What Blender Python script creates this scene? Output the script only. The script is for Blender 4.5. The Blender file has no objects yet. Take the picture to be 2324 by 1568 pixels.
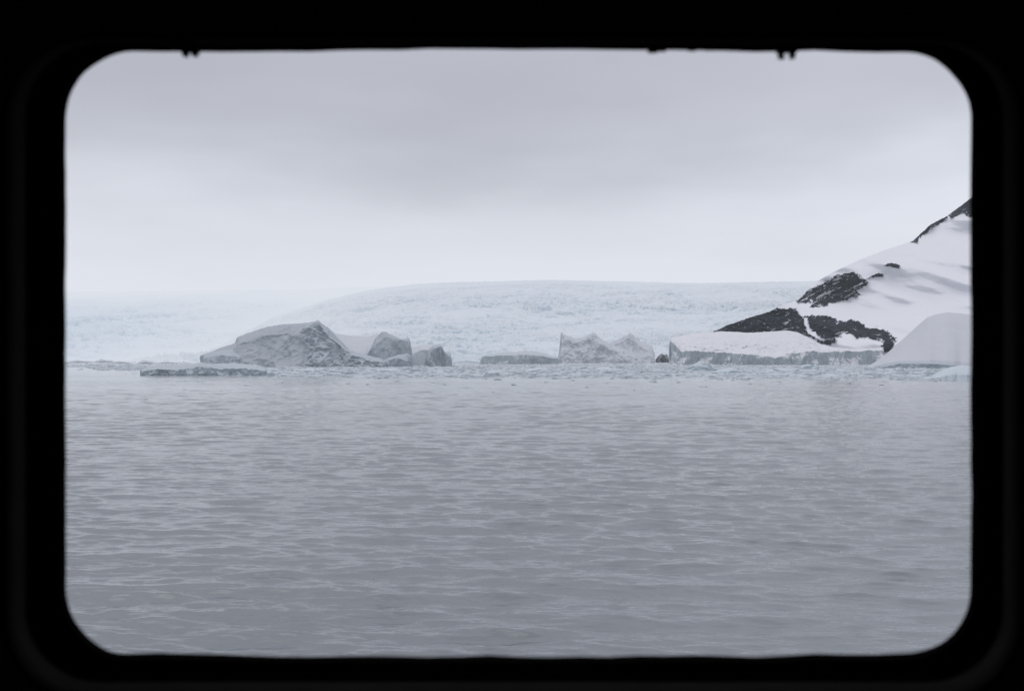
import bpy, bmesh, math, random
import numpy as np
random.seed(7); RNG=np.random.RandomState(7)
C=bpy.context.scene.collection
vs=bpy.context.scene.view_settings; vs.view_transform='Standard'; vs.look='None'; vs.exposure=0; vs.gamma=1
F=2260.0; CX=1162.0; HY=812.0; CH=8.0     # photo focal length, centre, horizon row, eye height above the sea

# ---------------------------------------------------------------- noise
PERM=np.random.RandomState(3).permutation(256); PERM=np.concatenate([PERM,PERM,PERM])
GR=np.random.RandomState(5).normal(size=(256,3)); GR/=np.linalg.norm(GR,axis=1)[:,None]
def pn(x,y,z=0.0):
    x,y,z=np.broadcast_arrays(np.asarray(x,float),np.asarray(y,float),np.asarray(z,float))
    xi=np.floor(x).astype(int); yi=np.floor(y).astype(int); zi=np.floor(z).astype(int)
    xf=x-xi; yf=y-yi; zf=z-zi
    f=lambda t:t*t*t*(t*(t*6-15)+10)
    u,v,w=f(xf),f(yf),f(zf)
    xi&=255; yi&=255; zi&=255
    def g(a,b,c):
        h=PERM[(PERM[(PERM[(xi+a)&255]+yi+b)&255]+zi+c)&255]
        G=GR[h]; return G[...,0]*(xf-a)+G[...,1]*(yf-b)+G[...,2]*(zf-c)
    l=lambda a,b,t:a+(b-a)*t
    return l(l(l(g(0,0,0),g(1,0,0),u),l(g(0,1,0),g(1,1,0),u),v),l(l(g(0,0,1),g(1,0,1),u),l(g(0,1,1),g(1,1,1),u),v),w)*1.5
def fbm(x,y,z=0.0,o=4,gain=.5):
    s=0;a=1;n=0
    for k in range(o):
        s=s+a*pn(x*2**k+17*k,y*2**k+5*k,np.asarray(z)*2**k+9*k); n+=a; a*=gain
    return s/n
def ridged(x,y,z=0.0,o=4,gain=.5):
    s=0;a=1;n=0
    for k in range(o):
        s=s+a*(1-np.abs(pn(x*2**k+31*k,y*2**k+7*k,np.asarray(z)*2**k+3*k))*2); n+=a; a*=gain
    return s/n
def sstep(a,b,x):
    t=np.clip((x-a)/(b-a),0,1); return t*t*(3-2*t)

# ---------------------------------------------------------------- object helpers
def mesh_np(name,V,faces,mat,parent=None,smooth=True,loc=None):
    """faces: (n,4) int array"""
    me=bpy.data.meshes.new(name); n=len(faces)
    V=np.asarray(V,float)
    if loc is not None: V=V-np.array(loc)
    me.vertices.add(len(V)); me.vertices.foreach_set('co',V.astype(np.float32).ravel())
    k=faces.shape[1]
    me.loops.add(n*k); me.loops.foreach_set('vertex_index',faces.astype(np.int32).ravel())
    me.polygons.add(n); me.polygons.foreach_set('loop_start',(np.arange(n)*k).astype(np.int32))
    me.polygons.foreach_set('use_smooth',np.full(n,smooth))
    me.update(calc_edges=True); me.validate()
    me.materials.append(mat)
    o=bpy.data.objects.new(name,me); C.objects.link(o)
    if parent is not None: o.parent=parent
    elif loc is not None: o.location=loc
    return o
def gfaces(nr,nc,flip=False):
    i,j=np.meshgrid(np.arange(nr-1),np.arange(nc-1),indexing='ij')
    a=i*nc+j; q=np.stack([a,a+1,a+nc+1,a+nc],-1).reshape(-1,4)
    return q[:,::-1] if flip else q
def compact(V,Fc):
    u,inv=np.unique(Fc.ravel(),return_inverse=True)
    return V[u],inv.reshape(Fc.shape)
def empty(name,loc):
    o=bpy.data.objects.new(name,None); C.objects.link(o); o.location=loc; o.empty_display_size=.3; return o
def tag(o,label=None,cat=None,group=None,kind=None):
    if label: o['label']=label
    if cat: o['category']=cat
    if group: o['group']=group
    if kind: o['kind']=kind
    return o
def ip(pts,x):
    p=np.array(pts,float); return np.interp(x,p[:,0],p[:,1])
def W(px,py,Y): return ((px-CX)/F*Y, Y, CH+(HY-py)/F*Y)

# ---------------------------------------------------------------- materials
def newmat(name):
    m=bpy.data.materials.new(name); m.use_nodes=True; nt=m.node_tree
    for n in list(nt.nodes): nt.nodes.remove(n)
    return m,nt
def N(nt,t,**kw):
    n=nt.nodes.new(t)
    for k,v in kw.items():
        if k.startswith('_'): setattr(n,k[1:],v)
        else: n.inputs[k].default_value=v
    return n
def math_(nt,op,a,b=None,c=None,clamp=False):
    n=nt.nodes.new('ShaderNodeMath'); n.operation=op; n.use_clamp=clamp
    for i,v in enumerate((a,b,c)):
        if v is None: continue
        if isinstance(v,(int,float)): n.inputs[i].default_value=v
        else: nt.links.new(v,n.inputs[i])
    return n.outputs[0]
def mixc(nt,f,a,b):
    n=nt.nodes.new('ShaderNodeMix'); n.data_type='RGBA'
    for s,v in ((0,f),(6,a),(7,b)):
        if isinstance(v,(int,float)): n.inputs[s].default_value=v
        elif isinstance(v,tuple): n.inputs[s].default_value=(*v,1)
        else: nt.links.new(v,n.inputs[s])
    return n.outputs[2]
def noise(nt,vec,scale,detail=4,rough=.55,sc=(1,1,1)):
    mp=nt.nodes.new('ShaderNodeMapping'); mp.inputs['Scale'].default_value=sc; nt.links.new(vec,mp.inputs[0])
    n=nt.nodes.new('ShaderNodeTexNoise'); n.inputs['Scale'].default_value=scale; n.inputs['Detail'].default_value=detail; n.inputs['Roughness'].default_value=rough
    nt.links.new(mp.outputs[0],n.inputs[0]); return n.outputs[0]
def maprange(nt,v,a,b,c=0.,d=1.):
    n=nt.nodes.new('ShaderNodeMapRange'); n.interpolation_type='SMOOTHSTEP'
    nt.links.new(v,n.inputs[0]); n.inputs[1].default_value=a; n.inputs[2].default_value=b; n.inputs[3].default_value=c; n.inputs[4].default_value=d
    return n.outputs[0]
HAZE_GLOW=(.69,.73,.80)  # emission colour of the haze painted into the materials
def finish(nt,shader,pos,k=9000.,extra=None,haze=HAZE_GLOW):
    """painted haze: emission mixed in with distance over the bay (world position)"""
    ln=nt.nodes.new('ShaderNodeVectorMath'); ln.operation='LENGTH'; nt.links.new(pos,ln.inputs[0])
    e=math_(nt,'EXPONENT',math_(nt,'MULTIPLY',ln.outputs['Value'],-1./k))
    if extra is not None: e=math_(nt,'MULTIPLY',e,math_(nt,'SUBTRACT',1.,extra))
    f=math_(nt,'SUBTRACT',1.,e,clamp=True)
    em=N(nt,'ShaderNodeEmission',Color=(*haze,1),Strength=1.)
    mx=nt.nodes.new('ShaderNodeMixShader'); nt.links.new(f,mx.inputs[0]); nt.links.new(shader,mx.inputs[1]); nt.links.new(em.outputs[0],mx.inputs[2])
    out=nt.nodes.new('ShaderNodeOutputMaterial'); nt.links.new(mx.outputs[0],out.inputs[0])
def ice(name,snow=(.80,.81,.84),face=(.52,.60,.66),deep=(.36,.47,.55),s=.08,bump=1.2,k=9000.,streak=(1,1,.35),lo=.35,hi=.75,extra=None,haze=HAZE_GLOW):
    m,nt=newmat(name); g=nt.nodes.new('ShaderNodeNewGeometry'); pos=g.outputs['Position']
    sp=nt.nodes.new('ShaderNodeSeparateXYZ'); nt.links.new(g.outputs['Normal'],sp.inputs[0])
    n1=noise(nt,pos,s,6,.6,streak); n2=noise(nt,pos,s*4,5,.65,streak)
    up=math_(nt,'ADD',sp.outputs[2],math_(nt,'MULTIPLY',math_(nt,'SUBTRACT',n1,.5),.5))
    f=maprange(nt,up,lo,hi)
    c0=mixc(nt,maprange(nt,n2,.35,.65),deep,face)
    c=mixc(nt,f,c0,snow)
    b=nt.nodes.new('ShaderNodeBump'); b.inputs['Strength'].default_value=.7; b.inputs['Distance'].default_value=bump
    nt.links.new(n2,b.inputs['Height'])
    d=N(nt,'ShaderNodeBsdfPrincipled',Roughness=.75); d.inputs['Specular IOR Level'].default_value=.2
    nt.links.new(c,d.inputs['Base Color']); nt.links.new(b.outputs[0],d.inputs['Normal'])
    ex=None
    if extra:
        sx=nt.nodes.new('ShaderNodeSeparateXYZ'); nt.links.new(pos,sx.inputs[0])
        nn=noise(nt,pos,.0012,3,.5)
        ex=extra(nt,sx,nn)
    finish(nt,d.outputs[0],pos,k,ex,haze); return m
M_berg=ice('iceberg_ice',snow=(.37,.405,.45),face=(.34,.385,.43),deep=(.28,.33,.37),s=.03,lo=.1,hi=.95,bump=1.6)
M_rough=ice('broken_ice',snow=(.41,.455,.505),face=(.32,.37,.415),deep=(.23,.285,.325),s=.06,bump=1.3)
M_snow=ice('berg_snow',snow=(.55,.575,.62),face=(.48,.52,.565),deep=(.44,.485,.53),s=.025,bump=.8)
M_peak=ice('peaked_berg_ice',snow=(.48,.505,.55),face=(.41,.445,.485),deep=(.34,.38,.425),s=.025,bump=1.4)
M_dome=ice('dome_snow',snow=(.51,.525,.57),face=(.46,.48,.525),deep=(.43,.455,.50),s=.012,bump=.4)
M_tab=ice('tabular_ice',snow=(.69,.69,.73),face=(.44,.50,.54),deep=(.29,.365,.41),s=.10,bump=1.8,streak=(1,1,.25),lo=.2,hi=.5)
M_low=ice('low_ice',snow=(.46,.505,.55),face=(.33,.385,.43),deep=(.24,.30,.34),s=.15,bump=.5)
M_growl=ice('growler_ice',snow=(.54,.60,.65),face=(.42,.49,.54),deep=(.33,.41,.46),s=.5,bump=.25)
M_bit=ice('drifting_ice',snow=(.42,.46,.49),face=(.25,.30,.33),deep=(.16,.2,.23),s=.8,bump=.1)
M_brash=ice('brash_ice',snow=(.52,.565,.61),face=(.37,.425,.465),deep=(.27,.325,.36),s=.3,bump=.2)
def fog_glowA(nt,sx,nn):
    a=maprange(nt,sx.outputs[0],0.,-1100.)          # mist painted as emission over the west flank
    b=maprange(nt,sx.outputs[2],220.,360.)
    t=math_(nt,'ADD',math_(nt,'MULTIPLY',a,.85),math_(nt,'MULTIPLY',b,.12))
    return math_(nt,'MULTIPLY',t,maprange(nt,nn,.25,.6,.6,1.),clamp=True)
def fog_glowB(nt,sx,nn):  # painted mist: more emission to the right and towards the top
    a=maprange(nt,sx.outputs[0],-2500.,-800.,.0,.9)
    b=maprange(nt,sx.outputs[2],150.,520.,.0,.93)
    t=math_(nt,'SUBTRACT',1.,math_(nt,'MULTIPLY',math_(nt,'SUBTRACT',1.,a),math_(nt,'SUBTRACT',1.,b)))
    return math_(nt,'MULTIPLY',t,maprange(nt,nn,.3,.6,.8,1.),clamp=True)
M_glac=ice('glacier_ice',snow=(.66,.71,.76),face=(.50,.58,.65),deep=(.37,.47,.55),s=.02,bump=3.,k=15000.,streak=(.45,1,1),lo=.5,hi=1.0,extra=fog_glowA)
M_far=ice('far_glacier_ice',snow=(.60,.69,.77),face=(.44,.57,.67),deep=(.33,.48,.59),s=.011,bump=4.,k=16000.,streak=(.3,1,1),lo=.6,hi=1.0,extra=fog_glowB,haze=(.725,.76,.825))
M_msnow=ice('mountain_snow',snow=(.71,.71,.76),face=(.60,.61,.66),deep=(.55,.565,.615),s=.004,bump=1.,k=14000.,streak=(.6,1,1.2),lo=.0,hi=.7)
def rockmat(name,a,b,k=11000.,snowlo=.60):
    m,nt=newmat(name); g=nt.nodes.new('ShaderNodeNewGeometry'); pos=g.outputs['Position']
    n1=noise(nt,pos,.06,7,.7,(1,1,1)); n2=noise(nt,pos,.07,8,.8,(1,.5,1.3))
    c=mixc(nt,maprange(nt,n1,.4,.65),a,b)
    c=mixc(nt,maprange(nt,n2,snowlo,snowlo+.04),c,(.40,.41,.45))
    bp=nt.nodes.new('ShaderNodeBump'); bp.inputs['Distance'].default_value=4.; nt.links.new(n1,bp.inputs['Height'])
    d=N(nt,'ShaderNodeBsdfPrincipled',Roughness=.9); d.inputs['Specular IOR Level'].default_value=.1
    nt.links.new(c,d.inputs['Base Color']); nt.links.new(bp.outputs[0],d.inputs['Normal'])
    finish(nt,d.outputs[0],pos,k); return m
M_rock=rockmat('mountain_rock',(.008,.013,.021),(.028,.037,.052),40000.,.585)
M_islet=rockmat('islet_rock',(.05,.06,.07),(.12,.13,.14),20000.,.5)

def plain(name,col,rough=.7,spec=.2,sc=30.,var=.5):
    m,nt=newmat(name); g=nt.nodes.new('ShaderNodeNewGeometry')
    n=noise(nt,g.outputs['Position'],sc,4)
    c=mixc(nt,n,tuple(v*(1-var) for v in col),tuple(v*(1+var) for v in col))
    d=N(nt,'ShaderNodeBsdfPrincipled',Roughness=rough); d.inputs['Specular IOR Level'].default_value=spec
    nt.links.new(c,d.inputs['Base Color'])
    o=nt.nodes.new('ShaderNodeOutputMaterial'); nt.links.new(d.outputs[0],o.inputs[0]); return m
M_wall=plain('cabin_paint',(.30,.30,.30),var=.2); M_frame=plain('window_frame_paint',(.012,.012,.012),.9,.0)
M_gask=plain('black_rubber',(.004,.004,.004),.95,.0); M_clip=plain('clip_metal',(.03,.045,.055),.5)
M_seal=plain('old_sealant',(.10,.09,.04),.8); M_hull=plain('hull_paint',(.05,.055,.06))

# water
def water_mat():
    m,nt=newmat('sea_water'); g=nt.nodes.new('ShaderNodeNewGeometry'); pos=g.outputs['Position']
    a=noise(nt,pos,3.4,5,.62,(.45,1,1)); b=noise(nt,pos,.8,5,.62,(.3,1,1)); p=noise(nt,pos,.012,3,.5,(.35,1,1))
    h=math_(nt,'ADD',math_(nt,'MULTIPLY',a,.05),math_(nt,'MULTIPLY',b,.17))
    bp=nt.nodes.new('ShaderNodeBump'); bp.inputs['Distance'].default_value=1.
    nt.links.new(maprange(nt,p,.35,.65,.45,.95),bp.inputs['Strength']); nt.links.new(h,bp.inputs['Height'])
    d=N(nt,'ShaderNodeBsdfPrincipled',Roughness=.05,IOR=2.0); d.inputs['Base Color'].default_value=(.10,.12,.14,1)
    nt.links.new(bp.outputs[0],d.inputs['Normal'])
    finish(nt,d.outputs[0],pos,2300.,None,(.68,.70,.775)); return m  # haze glow painted in with distance, brightens the far water
M_water=water_mat()

# ---------------------------------------------------------------- world + sun
w=bpy.data.worlds.new('World'); bpy.context.scene.world=w; w.use_nodes=True; nt=w.node_tree
for n in list(nt.nodes): nt.nodes.remove(n)
tc=nt.nodes.new('ShaderNodeTexCoord'); vec=tc.outputs['Generated']
sp=nt.nodes.new('ShaderNodeSeparateXYZ'); nt.links.new(vec,sp.inputs[0])
n1=noise(nt,vec,2.4,4,.5,(1,1,4)); n2=noise(nt,vec,2.2,4,.5,(1,1,2.2))
el=math_(nt,'ADD',sp.outputs[2],math_(nt,'MULTIPLY',math_(nt,'SUBTRACT',n1,.5),.16))
rp=nt.nodes.new('ShaderNodeValToRGB'); nt.links.new(math_(nt,'MULTIPLY',el,2.,clamp=True),rp.inputs[0])
stops=[(0,(.77,.80,.865)),(.17,(.755,.785,.855)),(.27,(.69,.715,.785)),(.35,(.60,.625,.69)),(.44,(.51,.53,.59)),(.53,(.475,.49,.555)),(.64,(.475,.485,.55)),(.85,(.62,.63,.69)),(1.,(.76,.77,.83))]
cr=rp.color_ramp
while len(cr.elements)<len(stops): cr.elements.new(.5)
for e,(p_,c_) in zip(cr.elements,stops): e.position=p_; e.color=(*c_,1)
mul=nt.nodes.new('ShaderNodeVectorMath'); mul.operation='SCALE'; nt.links.new(rp.outputs[0],mul.inputs[0])
xg=maprange(nt,sp.outputs[0],-.1,.5,0.,.2)
hi=maprange(nt,sp.outputs[2],.08,.2)
m1=math_(nt,'ADD',1.,math_(nt,'MULTIPLY',xg,hi))
m2=math_(nt,'ADD',1.,math_(nt,'MULTIPLY',hi,maprange(nt,n2,.3,.7,-.06,.06)))
nt.links.new(math_(nt,'MULTIPLY',m1,m2),mul.inputs['Scale'])
sky=nt.nodes.new('ShaderNodeTexSky'); sky.sky_type='NISHITA'; sky.sun_disc=False
SE=math.radians(62); SR=math.radians(-80); sky.sun_elevation=SE; sky.sun_rotation=SR
b1=nt.nodes.new('ShaderNodeBackground'); b1.inputs['Strength'].default_value=.08; nt.links.new(sky.outputs[0],b1.inputs[0])
b2=nt.nodes.new('ShaderNodeBackground'); nt.links.new(mul.outputs[0],b2.inputs[0])
mx=nt.nodes.new('ShaderNodeMixShader'); mx.inputs[0].default_value=.97
nt.links.new(b1.outputs[0],mx.inputs[1]); nt.links.new(b2.outputs[0],mx.inputs[2])
ow=nt.nodes.new('ShaderNodeOutputWorld'); nt.links.new(mx.outputs[0],ow.inputs[0])
L=bpy.data.lights.new('sun','SUN'); L.energy=.5; L.angle=math.radians(60); L.color=(1,.985,.97)
so=bpy.data.objects.new('sun',L); C.objects.link(so)
from mathutils import Vector
sd=Vector((math.sin(SR)*math.cos(SE),math.cos(SR)*math.cos(SE),math.sin(SE)))
so.rotation_euler=sd.to_track_quat('Z','Y').to_euler(); so.location=(0,0,300)

# ---------------------------------------------------------------- camera
cam=bpy.data.cameras.new('camera'); co=bpy.data.objects.new('camera',cam); C.objects.link(co)
co.location=(0,0,CH); co.rotation_euler=(math.pi/2,0,0)
cam.sensor_width=36; cam.lens=36*F/2324; cam.shift_y=(HY-784+.0)/2324
cam.clip_start=.05; cam.clip_end=60000
cam.dof.use_dof=True; cam.dof.focus_distance=600; cam.dof.aperture_fstop=7.
bpy.context.scene.camera=co

# ---------------------------------------------------------------- sea
def sea():
    r=np.concatenate([np.arange(2,14,.6),14*np.exp(np.arange(0,math.log(1500/14),.003)),1500*np.exp(np.arange(.02,math.log(40000/1500)+.02,.03))])
    a=np.radians(np.concatenate([np.linspace(-85,-33,40)[:-1],np.linspace(-33,33,680),np.linspace(33,85,40)[1:]]))
    R,A=np.meshgrid(r,a,indexing='ij'); X=R*np.sin(A); Y=R*np.cos(A); Z=np.zeros_like(X); DX=np.zeros_like(X); DY=np.zeros_like(X)
    rs=np.random.RandomState(11); n=130
    patch=.8+.8*fbm(X[:, ::1]/40,Y/30,o=3)
    for i in range(n):
        Lw=.30*(6.5/.30)**rs.rand(); d=rs.normal(0,.36)+.10; k=2*math.pi/Lw
        s=.028*(1.0 if Lw<1.6 else (1.6/Lw)**.65)*(.85 if Lw<.6 else 1); am=s/k; ph=rs.rand()*6.28
        lim=Lw/.003/2.3; m=np.searchsorted(r,lim)
        if m<5: continue
        fade=np.clip((lim-r[:m])/(lim*.4),0,1)[:,None]*patch[:m]
        kx,ky=math.sin(d),math.cos(d)
        q=k*(kx*X[:m]+ky*Y[:m])+ph
        Z[:m]+=am*fade*np.cos(q); DX[:m]-=.6*am*fade*kx*np.sin(q); DY[:m]-=.6*am*fade*ky*np.sin(q)
    V=np.stack([X+DX,Y+DY,Z],-1).reshape(-1,3)
    o=mesh_np('sea',V,gfaces(len(r),len(a),True),M_water)
    tag(o,'grey rippled sea stretching to the ice','sea',kind='structure')
sea()

# ---------------------------------------------------------------- glaciers
def glacier(name,label,px0,px1,nc,y0,y1,nr,top,mat,amp,sc,seed):
    px=np.linspace(px0,px1,nc); t=np.concatenate([np.linspace(0,1,nr),[1.05,1.2,1.6]])
    P,T=np.meshgrid(px,t); Tc=np.minimum(T,1)
    Y=y0+(y1-y0)*T**1.15
    X=(P-CX)/F*Y
    tp=ip(top,P); foot=HY+CH*F/y0
    g=1-(1-Tc)**1.55
    E=(HY-(foot+(tp-foot)*g))/F
    Z=CH+E*Y
    big=fbm(X/620+seed,Y/500,o=3)
    Z+=big*115*Tc*(1-Tc)*2
    wx=X+60*fbm(X/220,Y/220,3.,o=3); wy=Y+60*fbm(X/220,Y/220,8.,o=3)
    cre=ridged(wx/(sc*2.2)+seed,wy/sc,o=6,gain=.6)
    dens=np.clip(.8+1.6*fbm(X/400,Y/300,seed+4,o=3),.25,1.6)
    wgt=(.22+.78*sstep(1.05,.45,Tc+.25*big))*sstep(0.,.05,T)
    Z+=amp*(cre-.5)*wgt*dens
    Z-=np.where(T>1,(T-1)*(y1-y0)*.25,0)
    Z+=np.where(T<.02,-12,10*sstep(0.02,.05,T))*sstep(700,840,P-200*(seed>5)*10+2000*(seed>5))
    V=np.stack([X,Y,Z],-1).reshape(-1,3)
    o=mesh_np(name,V,gfaces(len(t),nc),mat)
    tag(o,label,'glacier',kind='structure')
glacier('glacier','pale blue crevassed glacier rising behind the icebergs',300,2700,1400,1900,4600,460,
 [(300,850),(470,812),(490,795),(540,765),(620,718),(740,682),(850,662),(950,650),(1100,645),(1240,641),(1400,644),(1600,648),(1750,645),(1850,643),(2700,640)],M_glac,34,46,1.3)
glacier('far_glacier','misty far glacier on the left horizon',-900,1300,1000,3600,8200,300,
 [(-900,670),(150,663),(400,661),(600,659),(900,653),(1300,652)],M_far,52,74,8.1)

# ---------------------------------------------------------------- snowy mountain
ridge=[(1560,800),(1605,765),(1620,752),(1650,739),(1700,721),(1745,708),(1770,694),(1812,681),(1832,660),(1852,640),(1890,618),(1950,590),(2010,567),(2072,547),(2092,528),(2112,510),(2150,490),(2180,468),(2203,450),(2300,375),(2500,280),(2900,200)]
def pip(px,py,poly):
    ins=np.zeros(px.shape,bool); n=len(poly)
    for i in range(n):
        x1,y1=poly[i]; x2,y2=poly[(i+1)%n]
        if y1==y2: continue
        c=((y1>py)!=(y2>py))&(px<(x2-x1)*(py-y1)/(y2-y1)+x1); ins^=c
    return ins
rocks=[
 ('upper rock outcrop streaked with snow above the lower dark band',[(1812,690),(1818,672),(1850,650),(1890,630),(1922,617),(1945,621),(1967,640),(1958,654),(1936,661),(1957,667),(1925,680),(1880,690),(1828,700),(1842,683)]),
 ('small rock patch high on the snow slope',[(2003,603),(2025,595),(2045,603),(2040,612),(2022,607)]),
 ('thin specks of rock right of the upper outcrop',[(1966,630),(1985,623),(2010,621),(2004,628),(1980,630)]),
 ('dark rocky crest at the top of the mountain',[(2060,552),(2070,535),(2100,505),(2150,480),(2200,440),(2320,340),(2360,400),(2290,470),(2215,500),(2192,485),(2160,492),(2110,520),(2080,547)]),
 ('broad dark rock band at the foot of the mountain',[(1605,765),(1615,745),(1650,730),(1700,712),(1740,704),(1780,699),(1808,703),(1818,718),(1850,714),(1880,717),(1902,729),(1945,728),(1968,742),(2012,750),(2032,765),(2030,790),(2008,804),(2003,774),(1985,768),(1950,766),(1920,756),(1898,768),(1884,786),(1860,778),(1835,762),(1800,760),(1750,764),(1680,772),(1630,775)]),
]
slit=[(1822,720),(1832,722),(1838,745),(1864,766),(1878,772),(1868,776),(1846,763),(1830,748)]
def mountain():
    px=np.concatenate([np.arange(1560,2260,1.2),np.linspace(2262,2900,120)]); nr=330
    t=np.concatenate([np.linspace(0,1,nr),[1.02,1.06,1.2,1.6]])
    P,T=np.meshgrid(px,t); Tc=np.minimum(T,1)
    rd=ip(ridge,P)
    Q=828+(rd-828)*Tc
    nx=fbm(P/22,Q/15,2.,o=5,gain=.8)*30; ny=fbm(P/22,Q/15,7.,o=5,gain=.8)*16
    masks=[]
    sl=pip(P+nx*.5,Q+ny*.5,slit)
    for i,(lb,poly) in enumerate(rocks):
        k=1. if i in (0,3,4) else .5
        m=pip(P+nx*k,Q+ny*k,poly)&~sl
        if i==0: m&=fbm((P+1.3*Q)/26,(Q+.45*P)/9,1.,o=5,gain=.8)<.16
        if i==4: m&=fbm((P+Q)/26,(Q+P*.22)/13,5.,o=5,gain=.8)<.25
        masks.append(m)
    rock=np.any(masks,axis=0)
    h=(828-Q)/376
    Yd=1700+950*h+420*(2203-P)/640*.35
    X0=(P-CX)/F*Yd; Z0=CH+(HY-Q)/F*Yd
    Yd=Yd+320*fbm(X0/330+Z0/500,Z0/170,1.,o=3)*sstep(0,.2,Tc)
    Yd=Yd+9*fbm(X0/60,Z0/34,3.,o=3)
    Yd=Yd-np.where(rock,20*ridged(X0/45,Z0/26,2.,o=5,gain=.65)-4,0)
    Yd=Yd+np.where(T>1,(T-1)*1200,0)
    X=(P-CX)/F*Yd; Z=CH+(HY-Q)/F*Yd
    Z+=np.where(rock&(T>=1),1,0)*2.5*fbm(X/9,Z/9,o=3)
    Z-=np.where(T>1,(T-1)*500,0)
    V=np.stack([X,Yd,Z],-1).reshape(-1,3); Fc=gfaces(len(t),len(px))
    r=empty('snowy_mountain',(700,1900,0)); tag(r,'snow covered mountain slope with dark rock outcrops on the right','mountain',kind='structure')
    used=np.zeros(len(Fc),bool)
    for (lb,_),m in zip(rocks,masks):
        fm=(m.ravel()[Fc].sum(1)>=3)&~used; used|=fm
        v,f=compact(V,Fc[fm])
        if len(f): tag(mesh_np('rock_outcrop',v,f,M_rock,r,smooth=False,loc=r.location),lb)
    v,f=compact(V,Fc[~used]); mesh_np('snow_slope',v,f,M_msnow,r,loc=r.location)
mountain()

# ---------------------------------------------------------------- icebergs
def loft(name,Y,prof,clf,D,mat,parent=None,crest=.45,rough=3.,top_rough=.6,sc=14.,vert=.5,lean=.25,seed=0.,pw=3.,jag=0.,cj=0.,res=1.3,conv=.8,smooth=True,origin=None):
    p0=prof[0][0]; p1=prof[-1][0]; nc=max(24,int((p1-p0)/res)); P=np.linspace(p0,p1,nc); s=np.linspace(-1,1,nc)
    d=D/2*(np.maximum(0,1-np.abs(s)**pw))**(1/pw)+.3
    d=d*(1+.25*fbm(s*3+seed,0.*s,seed,o=3))
    tp=ip(prof,P); cl=np.maximum(ip(clf,P)+cj*fbm(P/28.,0*P,seed+6,o=5,gain=.65),tp+.5)
    if jag: tp=tp+jag*fbm(P/9.,0*P,seed+3,o=4,gain=.65)
    w0=HY+CH*F/Y
    n1=max(14,int((w0-np.min(cl))/1.1)); n2=max(16,int(np.max(cl-tp)/1.1)+10); n3=10
    rowsY=[];rowsP=[];wc=[];wt=[]
    for a in np.linspace(0,1,n1):
        rowsY.append(Y-d+lean*a*np.minimum(d*.8,(w0-cl)/F*Y)); rowsP.append(w0+3+(cl-w0-3)*a); wc.append(1-.25*a); wt.append(.0)
    yc=rowsY[-1]
    for a in np.linspace(0,1,n2)[1:]:
        rowsY.append(yc+(Y-d+2*d*crest-yc)*a); rowsP.append(cl+(tp-cl)*(1-(1-a)**(1/conv) if conv<1 else a)); wc.append(.75*(1-a)**.5*.8); wt.append(math.sin(math.pi*min(1,a*1.0))*1.)
    yk=rowsY[-1]
    for a in np.linspace(0,1,n3)[1:]:
        rowsY.append(yk+(Y+d-yk)*a**.8); rowsP.append(tp+(w0+3-tp)*a**1.6); wc.append(.3); wt.append(0)
    YY=np.array(rowsY); PP=np.array(rowsP); PX=np.tile(P,(len(YY),1)); wc=np.array(wc)[:,None]; wt=np.array(wt)[:,None]
    X=(PX-CX)/F*YY; Z=CH+(HY-PP)/F*YY
    ed=np.sqrt(np.clip(d/(D/2),0,1))[None,:]
    r1=ridged(X/sc+seed,YY/sc,Z/(sc/vert)+seed,o=5,gain=.58)
    b1=fbm(X/(sc*2.6)+seed,YY/(sc*2.6),Z/(sc*2.6)+seed,o=3)
    disp=rough*(.9*(r1-.5)+1.6*b1)*wc*ed
    YY=YY-disp
    X=X+.3*disp*np.sign(s)[None,:]*np.abs(s)[None,:]**4
    Z=Z+wt*top_rough*(fbm(X/22+seed,YY/22,o=4)*2)
    org=origin if origin is not None else ((0.5*(p0+p1)-CX)/F*Y,Y,0)
    V=np.stack([X,YY,Z],-1).reshape(-1,3)
    o=mesh_np(name,V,gfaces(len(YY),nc),mat,parent,smooth=smooth,loc=org)
    return o
def org(px,Y): return ((px-CX)/F*Y,Y,0.)

# great grey iceberg on the left
O=org(690,880); B=empty('iceberg',O); tag(B,'largest iceberg, grey and humped, left of the middle','iceberg')
loft('ice_dome',895,[(455,808),(476,801),(498,790),(533,779),(538,766),(562,756),(600,743),(640,736),(680,734),(702,732),(722,728),(738,740),(756,757),(775,775),(800,802),(830,828)],
     [(455,820),(500,806),(534,790),(542,781),(600,764),(680,757),(730,758),(770,790),(830,829)],120,M_berg,B,rough=13.,sc=36,vert=.8,top_rough=1.6,lean=.8,seed=1.2,jag=2.2,cj=8.,conv=.5,origin=O)
loft('broken_ice_ridge',868,[(672,752),(684,738),(700,734),(712,730),(722,727),(734,738),(745,750),(752,765),(770,776),(785,790),(800,797),(830,806),(866,815),(878,826)],
     [(672,760),(700,745),(722,738),(745,765),(800,806),(866,822),(878,829)],62,M_rough,B,rough=14.,sc=15,vert=.8,lean=.8,seed=4.4,jag=4.,cj=4.,conv=1.,origin=O)
loft('ice_shoulder',862,[(455,807),(478,798),(500,796),(530,792),(545,800),(570,818),(590,829)],[(455,815),(500,805),(545,810),(590,830)],40,M_rough,B,rough=4.,sc=9,lean=.4,seed=9.4,jag=2.,origin=O)
loft('snow_saddle',935,[(728,744),(742,741),(762,757),(800,762),(836,764),(856,757),(890,766),(905,786),(925,800)],[(728,790),(800,800),(925,812)],90,M_snow,B,rough=3.,sc=40,lean=1.2,seed=2.2,conv=1.,origin=O)
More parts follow.
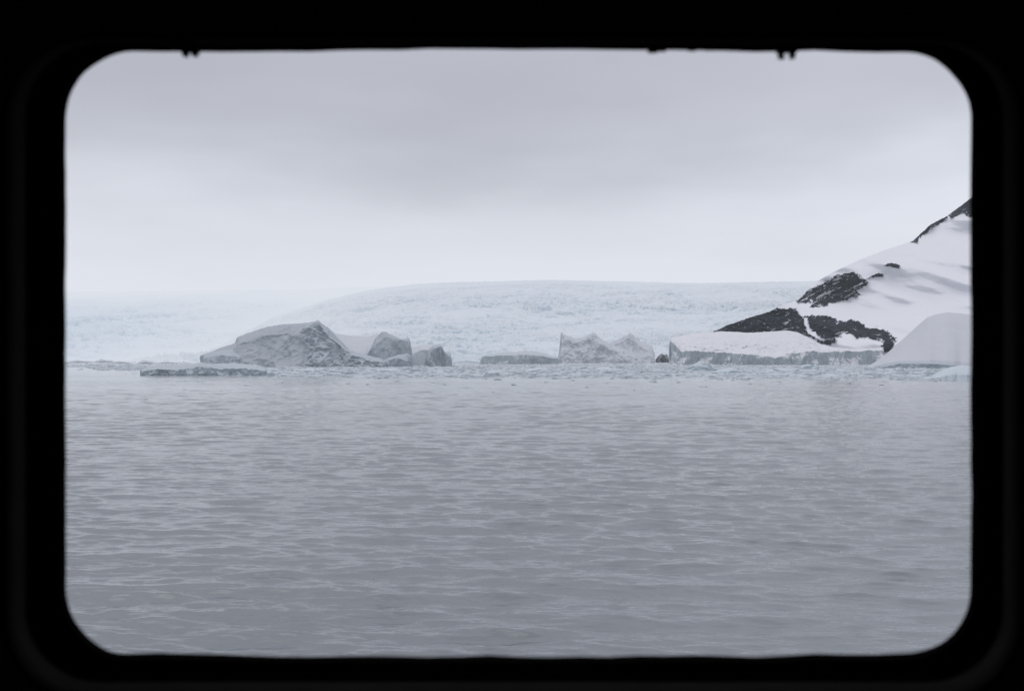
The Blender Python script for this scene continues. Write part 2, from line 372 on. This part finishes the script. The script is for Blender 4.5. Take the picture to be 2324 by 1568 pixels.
loft('ice_block',905,[(826,815),(838,796),(846,780),(852,768),(860,760),(867,753),(875,752),(885,759),(896,763),(908,769),(929,768),(932,780),(936,806)],
     [(826,818),(848,786),(874,766),(884,766),(929,776),(936,812)],58,M_berg,B,rough=8.,sc=16,vert=.5,lean=.4,seed=6.1,jag=3.,cj=5.,pw=5,conv=.8,origin=O)
loft('ice_foot',864,[(868,822),(880,812),(900,806),(922,803),(934,806),(937,826)],[(868,824),(900,812),(937,824)],26,M_rough,B,rough=5.,sc=8,vert=.4,lean=.2,seed=3.3,jag=3.,origin=O)
loft('ice_foot',872,[(775,812),(800,800),(830,806),(860,812),(885,822)],[(775,818),(830,816),(885,828)],40,M_rough,B,rough=5.,sc=10,lean=.5,seed=7.3,jag=3.,origin=O)
# block to its right
O=org(982,930); B=empty('iceberg',O); tag(B,'small blocky iceberg touching the right end of the largest iceberg','iceberg')
loft('pale_ice_block',950,[(930,802),(936,788),(952,783),(975,781),(992,784),(1000,800),(1006,824)],[(930,806),(960,794),(990,794),(1006,826)],34,M_snow,B,rough=4.,sc=14,lean=.3,seed=1.7,jag=2.,pw=5,origin=O)
loft('grey_ice_block',925,[(966,812),(972,794),(982,785),(996,780),(1004,785),(1008,798),(1022,800),(1025,812),(1026,828)],[(966,818),(984,792),(1000,786),(1010,801),(1026,813)],30,M_rough,B,rough=6.,sc=9,vert=.3,lean=.12,seed=5.7,jag=3.5,cj=3.,pw=7,origin=O)
# floe, left
tag(loft('ice_floe',462,[(318,842),(322,838),(328,840),(338,834),(352,829),(380,830),(410,828),(436,828),(456,823),(480,826),(500,825),(530,824),(560,826),(590,829),(603,836),(607,846)],
     [(318,845),(338,840),(360,838),(400,840),(456,832),(500,838),(560,835),(603,842)],34,M_low,rough=3.2,sc=6.,vert=.7,top_rough=1.1,lean=.4,seed=2.9,jag=5.,cj=3.,pw=4),'long low flat ice floe in front of the largest iceberg','ice floe')
# middle low berg
tag(loft('iceberg',1275,[(1090,822),(1093,808),(1112,803),(1140,800),(1170,799),(1192,795),(1215,797),(1240,803),(1262,808),(1268,822)],
     [(1090,822),(1100,809),(1170,805),(1215,806),(1262,813)],60,M_low,rough=7.,sc=12,vert=.35,lean=.3,seed=8.2,jag=4.,cj=4.,pw=4),'low grey blue iceberg left of the twin peaked one','iceberg')
# twin peaks
O=org(1375,1500); B=empty('iceberg',O); tag(B,'twin peaked iceberg with a sharp left horn, in front of the glacier','iceberg')
loft('left_peak',1500,[(1267,815),(1270,785),(1273,752),(1278,757),(1286,762),(1296,764),(1308,768),(1322,766),(1334,760),(1346,754),(1352,757),(1362,768),(1376,776),(1388,782),(1410,790),(1440,802),(1460,822)],
     [(1267,818),(1275,760),(1300,778),(1346,770),(1381,790),(1460,822)],80,M_peak,B,rough=17.,sc=26,lean=.7,seed=3.9,jag=4.5,cj=7.,pw=8,conv=.8,origin=O)
loft('right_peak',1530,[(1345,812),(1360,792),(1378,782),(1392,775),(1402,771),(1416,764),(1430,756),(1437,759),(1444,768),(1456,776),(1470,781),(1480,785),(1484,800),(1486,822)],
     [(1345,815),(1400,782),(1430,768),(1450,785),(1484,803)],90,M_peak,B,rough=13.,sc=34,lean=.9,seed=7.9,jag=3.5,cj=5.,pw=6,conv=.8,origin=O)
# rock islet
tag(loft('rock',1640,[(1488,815),(1494,808),(1501,802),(1507,806),(1514,804),(1519,814)],[(1488,816),(1503,810),(1519,816)],20,M_islet,rough=5.,sc=9,lean=.6,seed=1.1,jag=2.,smooth=False),'small dark rock at the waterline between two icebergs','rock')
# tabular
O=org(1762,1130); B=empty('iceberg',O); tag(B,'wide flat topped iceberg with a ribbed front cliff below the mountain','iceberg')
loft('ice_slab',1190,[(1518,790),(1520,768),(1548,761),(1580,756),(1640,752),(1700,755),(1760,752),(1785,750),(1810,754),(1835,766),(1860,780),(1890,788),(1940,792),(1985,790),(2002,789),(2006,806)],
     [(1518,795),(1522,772),(1532,782),(1548,799),(1580,797),(1640,800),(1700,806),(1760,810),(1800,803),(1850,799),(1900,797),(1950,798),(2002,795),(2006,808)],170,M_tab,B,crest=.6,rough=12.,sc=13,vert=.25,top_rough=1.5,lean=.12,seed=2.4,jag=1.5,cj=8.,pw=6,conv=1.,origin=O)
# dome on right
O=org(2130,800); B=empty('iceberg',O); tag(B,'smooth grey domed iceberg at the right edge of the window','iceberg')
loft('snow_dome',850,[(1966,834),(1985,822),(2008,806),(2035,782),(2060,760),(2085,737),(2105,720),(2125,713),(2150,709),(2180,711),(2215,716),(2300,740),(2380,785),(2420,830)],
     [(1966,836),(2000,828),(2050,819),(2120,817),(2200,822),(2420,832)],170,M_dome,B,rough=2.5,sc=60,vert=1,top_rough=.8,lean=1.0,seed=5.,jag=.3,conv=.75,crest=.55,pw=2.5,origin=O)
loft('undercut_ice_edge',745,[(1995,834),(2005,825),(2040,820),(2080,820),(2120,822),(2150,821),(2165,829),(2200,832),(2260,833)],[(1995,835),(2040,825),(2120,826),(2260,835)],14,M_rough,B,rough=2.5,sc=6,lean=.1,seed=6.,jag=2.,origin=O)
tag(loft('iceberg',372,[(2106,861),(2120,850),(2138,840),(2160,832),(2185,829),(2210,831),(2240,842),(2262,860)],[(2106,862),(2160,850),(2210,850),(2262,862)],18,M_growl,rough=.6,sc=9,top_rough=.12,lean=1.,seed=3.,conv=.7),'small pale rounded iceberg low in the right corner of the sea','iceberg')
# low ice along the far shore, left
for i,(a,b,tpy,Y) in enumerate([(150,215,817,1650),(212,262,815,1700),(252,300,819,1500),(312,352,817,1350),(118,158,820,1500),(355,410,820,1500)]):
    lb=['pale low ice ridge at the far left waterline','second low ice ridge from the left frame edge','third low ice ridge from the left frame edge','dark low ice lump just behind the flat floe','ice lump half hidden by the left window edge','faint low ice ridge between the dark lump and the largest iceberg'][i]
    mid=(a+b)/2; w0=HY+CH*F/Y
    tag(loft('bergy_bit',Y,[(a,w0-1),(a+6,tpy+3),(mid-8,tpy),(mid+5,tpy+2),(b-6,tpy+3),(b,w0-1)],[(a,w0),(mid,(w0+tpy)/2),(b,w0)],30,M_low,rough=3,sc=8,lean=.4,seed=i*2.3,jag=2.5),lb,'ice chunk','low ice lumps along the far left waterline')
tag(loft('ice_slope',1500,[(1020,824),(1030,806),(1048,804),(1062,812),(1090,818),(1100,824)],[(1020,824),(1060,818),(1100,824)],60,M_growl,rough=3,sc=20,lean=1.,seed=4.),'pale misty ice slope between the blocky iceberg and the low grey one','ice slope')

# ---------------------------------------------------------------- lumps and brash
def lump(name,x,y,w,d,h,mat,seed,sub=3,pk=.5):
    bm=bmesh.new(); bmesh.ops.create_icosphere(bm,subdivisions=sub,radius=1)
    v=np.array([q.co[:] for q in bm.verts])
    n=1+.45*fbm(v[:,0]*1.1+seed,v[:,1]*1.1,v[:,2]*1.1+seed,o=3)+.2*(ridged(v[:,0]*1.7+seed,v[:,1]*1.7,v[:,2]*1.2,o=3)-.5)
    v=v*n[:,None]; z=v[:,2]; pkx=.6*math.sin(seed*7)
    z=z*(1-pk*np.clip(np.abs(v[:,0]-pkx),0,1.2)*.7)
    for q,(a,b,c) in zip(bm.verts,zip(v[:,0]*w/2,v[:,1]*d/2,z*h)): q.co=(a,b,c)
    me=bpy.data.meshes.new(name); bm.to_mesh(me); bm.free(); me.materials.append(mat)
    o=bpy.data.objects.new(name,me); C.objects.link(o); o.location=(x,y,-.05*h); return o
# pieces in the belt that stand out: px, waterline py, width px, height px
G=[(1592,842,62,24,'pale blue peaked growler in front of the flat topped iceberg'),
   (1650,848,78,14,'low wide growler right of the pale peaked one'),
   (1836,838,44,14,'small pale growler in front of the flat topped iceberg, near its right end'),
   (1745,846,40,9,'dark edged low growler in the belt, third from the right'),
   (1915,845,50,8,'flat growler in the belt left of the domed iceberg'),
   (1215,842,60,9,'low growler in front of the low grey blue iceberg'),
   (1380,840,70,8,'flat growler in front of the twin peaked iceberg'),
   (1000,846,50,8,'low growler in front of the small blocky iceberg'),
   (880,842,60,7,'flat growler at the foot of the largest iceberg'),
   (700,842,70,7,'long flat growler under the broken ridge of the largest iceberg'),
   (1120,848,44,8,'low growler just left of the low grey blue iceberg'),
   (1490,846,46,9,'growler in the belt below the small dark rock'),
   (2060,850,60,8,'flat growler below the domed iceberg')]
for i,(px,py,w_,h_,lb) in enumerate(G):
    Y=CH*F/(py-HY); tag(lump('growler',(px-CX)/F*Y,Y,w_/F*Y,w_/F*Y*.7,h_/F*Y,M_growl,i*1.37+.5),lb,'ice chunk','growlers frozen into the brash belt')
bits=[(1480,866,20,5),(1487,868,10,3),(1165,874,18,4),(1008,873,12,3),(983,869,8,3),(1100,860,14,3),(1922,871,18,5),(1860,888,12,3),(1597,878,22,3),(790,871,12,3),(688,873,16,3),(1330,879,12,3),(1440,886,8,2),
 (835,873,10,3),(900,866,14,3),(1060,880,8,2),(1240,868,12,3),(1300,864,10,3),(1380,870,14,2),(1540,868,10,3),(1700,872,12,3),(1770,868,10,3),(2000,874,14,3),(2050,868,10,3),(295,904,22,3),(330,906,10,2),(292,936,12,2),(420,884,12,2),(500,888,16,2),(560,876,12,2),(250,890,16,2),(1990,890,10,2),(1120,890,8,2),(740,864,12,3),(640,868,12,3)]
for i,(px,py,w_,h_) in enumerate(bits):
    Y=CH*F/(py-HY); tag(lump('ice_chunk',(px-CX)/F*Y,Y,w_/F*Y,w_/F*Y*1.2,h_/F*Y,M_bit,i*2.11+.3,sub=2),'small grey chunk of ice adrift on open water in front of the brash belt','ice chunk','ice chunks adrift on open water')
def brash(name,label,n,xr,pyr,size,seed,dens):
    rs=np.random.RandomState(seed); Vs=[];Fs=[];off=0;k=6; cnt=0
    ang=np.linspace(0,2*math.pi,k,endpoint=False)
    while cnt<n:
        px=rs.uniform(*xr); py=rs.uniform(*pyr)
        if not dens(px,py,rs): continue
        Y=CH*F/(py-HY)*(1+rs.normal(0,.01)); x=(px-CX)/F*Y
        s=size*math.exp(rs.normal(0,.5)); h=s*rs.uniform(.08,.28)
        r=s*rs.uniform(.6,1.,k); a=ang+rs.uniform(-.3,.3,k)
        bx=x+r*np.cos(a); by=Y+r*np.sin(a)*.9
        tx=x+r*.75*np.cos(a); ty=Y+r*.7*np.sin(a); tz=h*rs.uniform(.5,1.1,k)
        Vs.append(np.stack([np.r_[bx,tx,x],np.r_[by,ty,Y],np.r_[np.full(k,-.1),tz,h*rs.uniform(.6,1.2)]],-1))
        f=[]
        for i in range(k):
            j=(i+1)%k; f+=[(i,j,k+j),(i,k+j,k+i),(k+i,k+j,2*k)]
        Fs.append(np.array(f)+off); off+=2*k+1; cnt+=1
    o=mesh_np(name,np.concatenate(Vs),np.concatenate(Fs),M_brash,smooth=False)
    tag(o,label,'brash ice',kind='stuff')
edge=[(100,832),(320,842),(600,853),(800,857),(1162,856),(1500,858),(2000,860),(2300,863)]
def dn(px,py,rs):
    e=ip(edge,px)+2*math.sin(px*.031)+1.5*math.sin(px*.09)
    return rs.rand()<float(np.clip((e-py)/1.5,0.006 if py<e+8 else 0,1))*(.35+.65*min(1,max(0,(py-824)/12)))
brash('brash_ice','belt of crushed brash ice floating along the foot of the icebergs',36000,(60,2320),(822,866),1.4,4,dn)

# ---------------------------------------------------------------- ship side and window
def rloop(x0,x1,y0,y1,r,depth,wob=0.,nc=14,ns=26):
    pts=[]
    for (cx,cy,a0) in ((x1-r,y0+r,-90),(x1-r,y1-r,0),(x0+r,y1-r,90),(x0+r,y0+r,180)):
        for k in range(nc+1):
            a=math.radians(a0+90*k/nc); pts.append((cx+r*math.cos(a),cy+r*math.sin(a)))
    out=[]; n=len(pts)
    for i in range(n):
        out.append(pts[i])
        if (i+1)%(nc+1)==0:
            p,q=pts[i],pts[(i+1)%n]
            for k in range(1,ns): out.append((p[0]+(q[0]-p[0])*k/ns,p[1]+(q[1]-p[1])*k/ns))
    res=[]
    for i,(a,b) in enumerate(out):
        if wob:
            b+=wob*float(fbm(a/160,b/160,2.2,o=3)); a+=wob*.5*float(fbm(a/120,b/120,9.,o=2))
            if b<400: b-=8*math.sin(max(0,min(1,(a-x0)/(x1-x0)))*math.pi)
            if b>1200: b+=6*math.sin(max(0,min(1,(a-x0)/(x1-x0)))*math.pi)
        res.append(W(a,b,depth))
    return res
def rings(name,loops,mat,parent=None,loc=None):
    n=len(loops[0]); V=np.array([p for l in loops for p in l]); f=[]
    for k in range(len(loops)-1):
        for i in range(n):
            j=(i+1)%n; f.append((k*n+i,k*n+j,(k+1)*n+j,(k+1)*n+i))
    return mesh_np(name,V,np.array(f),mat,parent,smooth=False,loc=loc)
def worldrect(hx,z0,z1,depth): # as pixel rect at that depth
    return (CX-hx/depth*F,CX+hx/depth*F,HY-(z1-CH)/depth*F,HY-(z0-CH)/depth*F)
R0=(18,2312,90,1585)
a=worldrect(2.5,6.6,9.,.70)
tag(rings('cabin_wall',[rloop(*a,5,.70),rloop(*R0,190,.70)],M_wall),'black cabin wall around the window','wall',kind='structure')
a2=worldrect(14,-1.5,12.,.90)
tag(rings('ship_hull',[rloop(140,2213,108,1498,150,.90),rloop(*a2,5,.90)],M_hull),'outer side of the ship','hull',kind='structure')
O=W(CX,HY,.8); B=empty('ship_window',O); tag(B,'black rounded rectangular ship window framing the whole sea view','window')
rings('window_frame',[rloop(R0[0]-14,R0[1]+14,R0[2]-12,R0[3]+14,196,.697),rloop(*R0,184,.694),rloop(R0[0]+12,R0[1]-12,R0[2]+4,R0[3]-10,180,.70),rloop(60,2275,100,1545,170,.83)],M_frame,B,loc=O)
rings('rubber_gasket',[rloop(60,2275,100,1545,170,.83),rloop(140,2213,106,1496,158,.832,4),rloop(150,2203,122,1482,150,.845,8),rloop(143,2210,112,1490,152,.895,5)],M_gask,B,loc=O)
def boxes(name,bxs,mat,parent,loc,bev=.0004):
    bm=bmesh.new()
    for (x0,x1,y0,y1,dep,th) in bxs:
        p=W(x0,y1,dep); q=W(x1,y0,dep)
        r=bmesh.ops.create_cube(bm,size=1)
        for v in r['verts']:
            v.co=(p[0]+(q[0]-p[0])*(v.co.x+.5)-loc[0], dep+th*v.co.y-loc[1], p[2]+(q[2]-p[2])*(v.co.z+.5)-loc[2])
    bmesh.ops.bevel(bm,geom=bm.edges[:],offset=bev,segments=2,affect='EDGES')
    me=bpy.data.meshes.new(name); bm.to_mesh(me); bm.free(); me.materials.append(mat)
    o=bpy.data.objects.new(name,me); C.objects.link(o); o.parent=parent; return o
for cx,w_,h_ in ((432,34,9),(1785,38,14)):
    boxes('window_clip',[(cx-w_/2-4,cx+w_/2+4,104,121,.84,.006),(cx-w_/2,cx-w_/2+12,116,120+h_,.84,.005),(cx+w_/2-12,cx+w_/2,116,120+h_,.84,.005),(cx-w_/2+2,cx-4,116+h_,120+h_+1,.838,.004)],M_clip,B,O)
boxes('sealant_drip',[(1470,1492,108,121,.841,.003),(1486,1512,108,118,.842,.003),(1560,1580,106,117,.842,.003),(1600,1625,106,116,.842,.003)],M_seal,B,O)
boxes('hinge_plate',[(388,440,72,98,.69,.004)],M_frame,B,O)
# rest of the dark cabin behind the camera
def cabin():
    x,y0,y1,z0,z1=2.5,-3.,.70,6.6,9.
    v=[(-x,y0,z0),(x,y0,z0),(x,y1,z0),(-x,y1,z0),(-x,y0,z1),(x,y0,z1),(x,y1,z1),(-x,y1,z1)]
    f=[(0,1,2,3),(4,7,6,5),(0,4,5,1),(0,3,7,4),(1,5,6,2)]
    tag(mesh_np('cabin_interior',np.array(v),np.array(f),M_wall,smooth=False),'dark cabin interior around the viewer','cabin',kind='structure')
cabin()
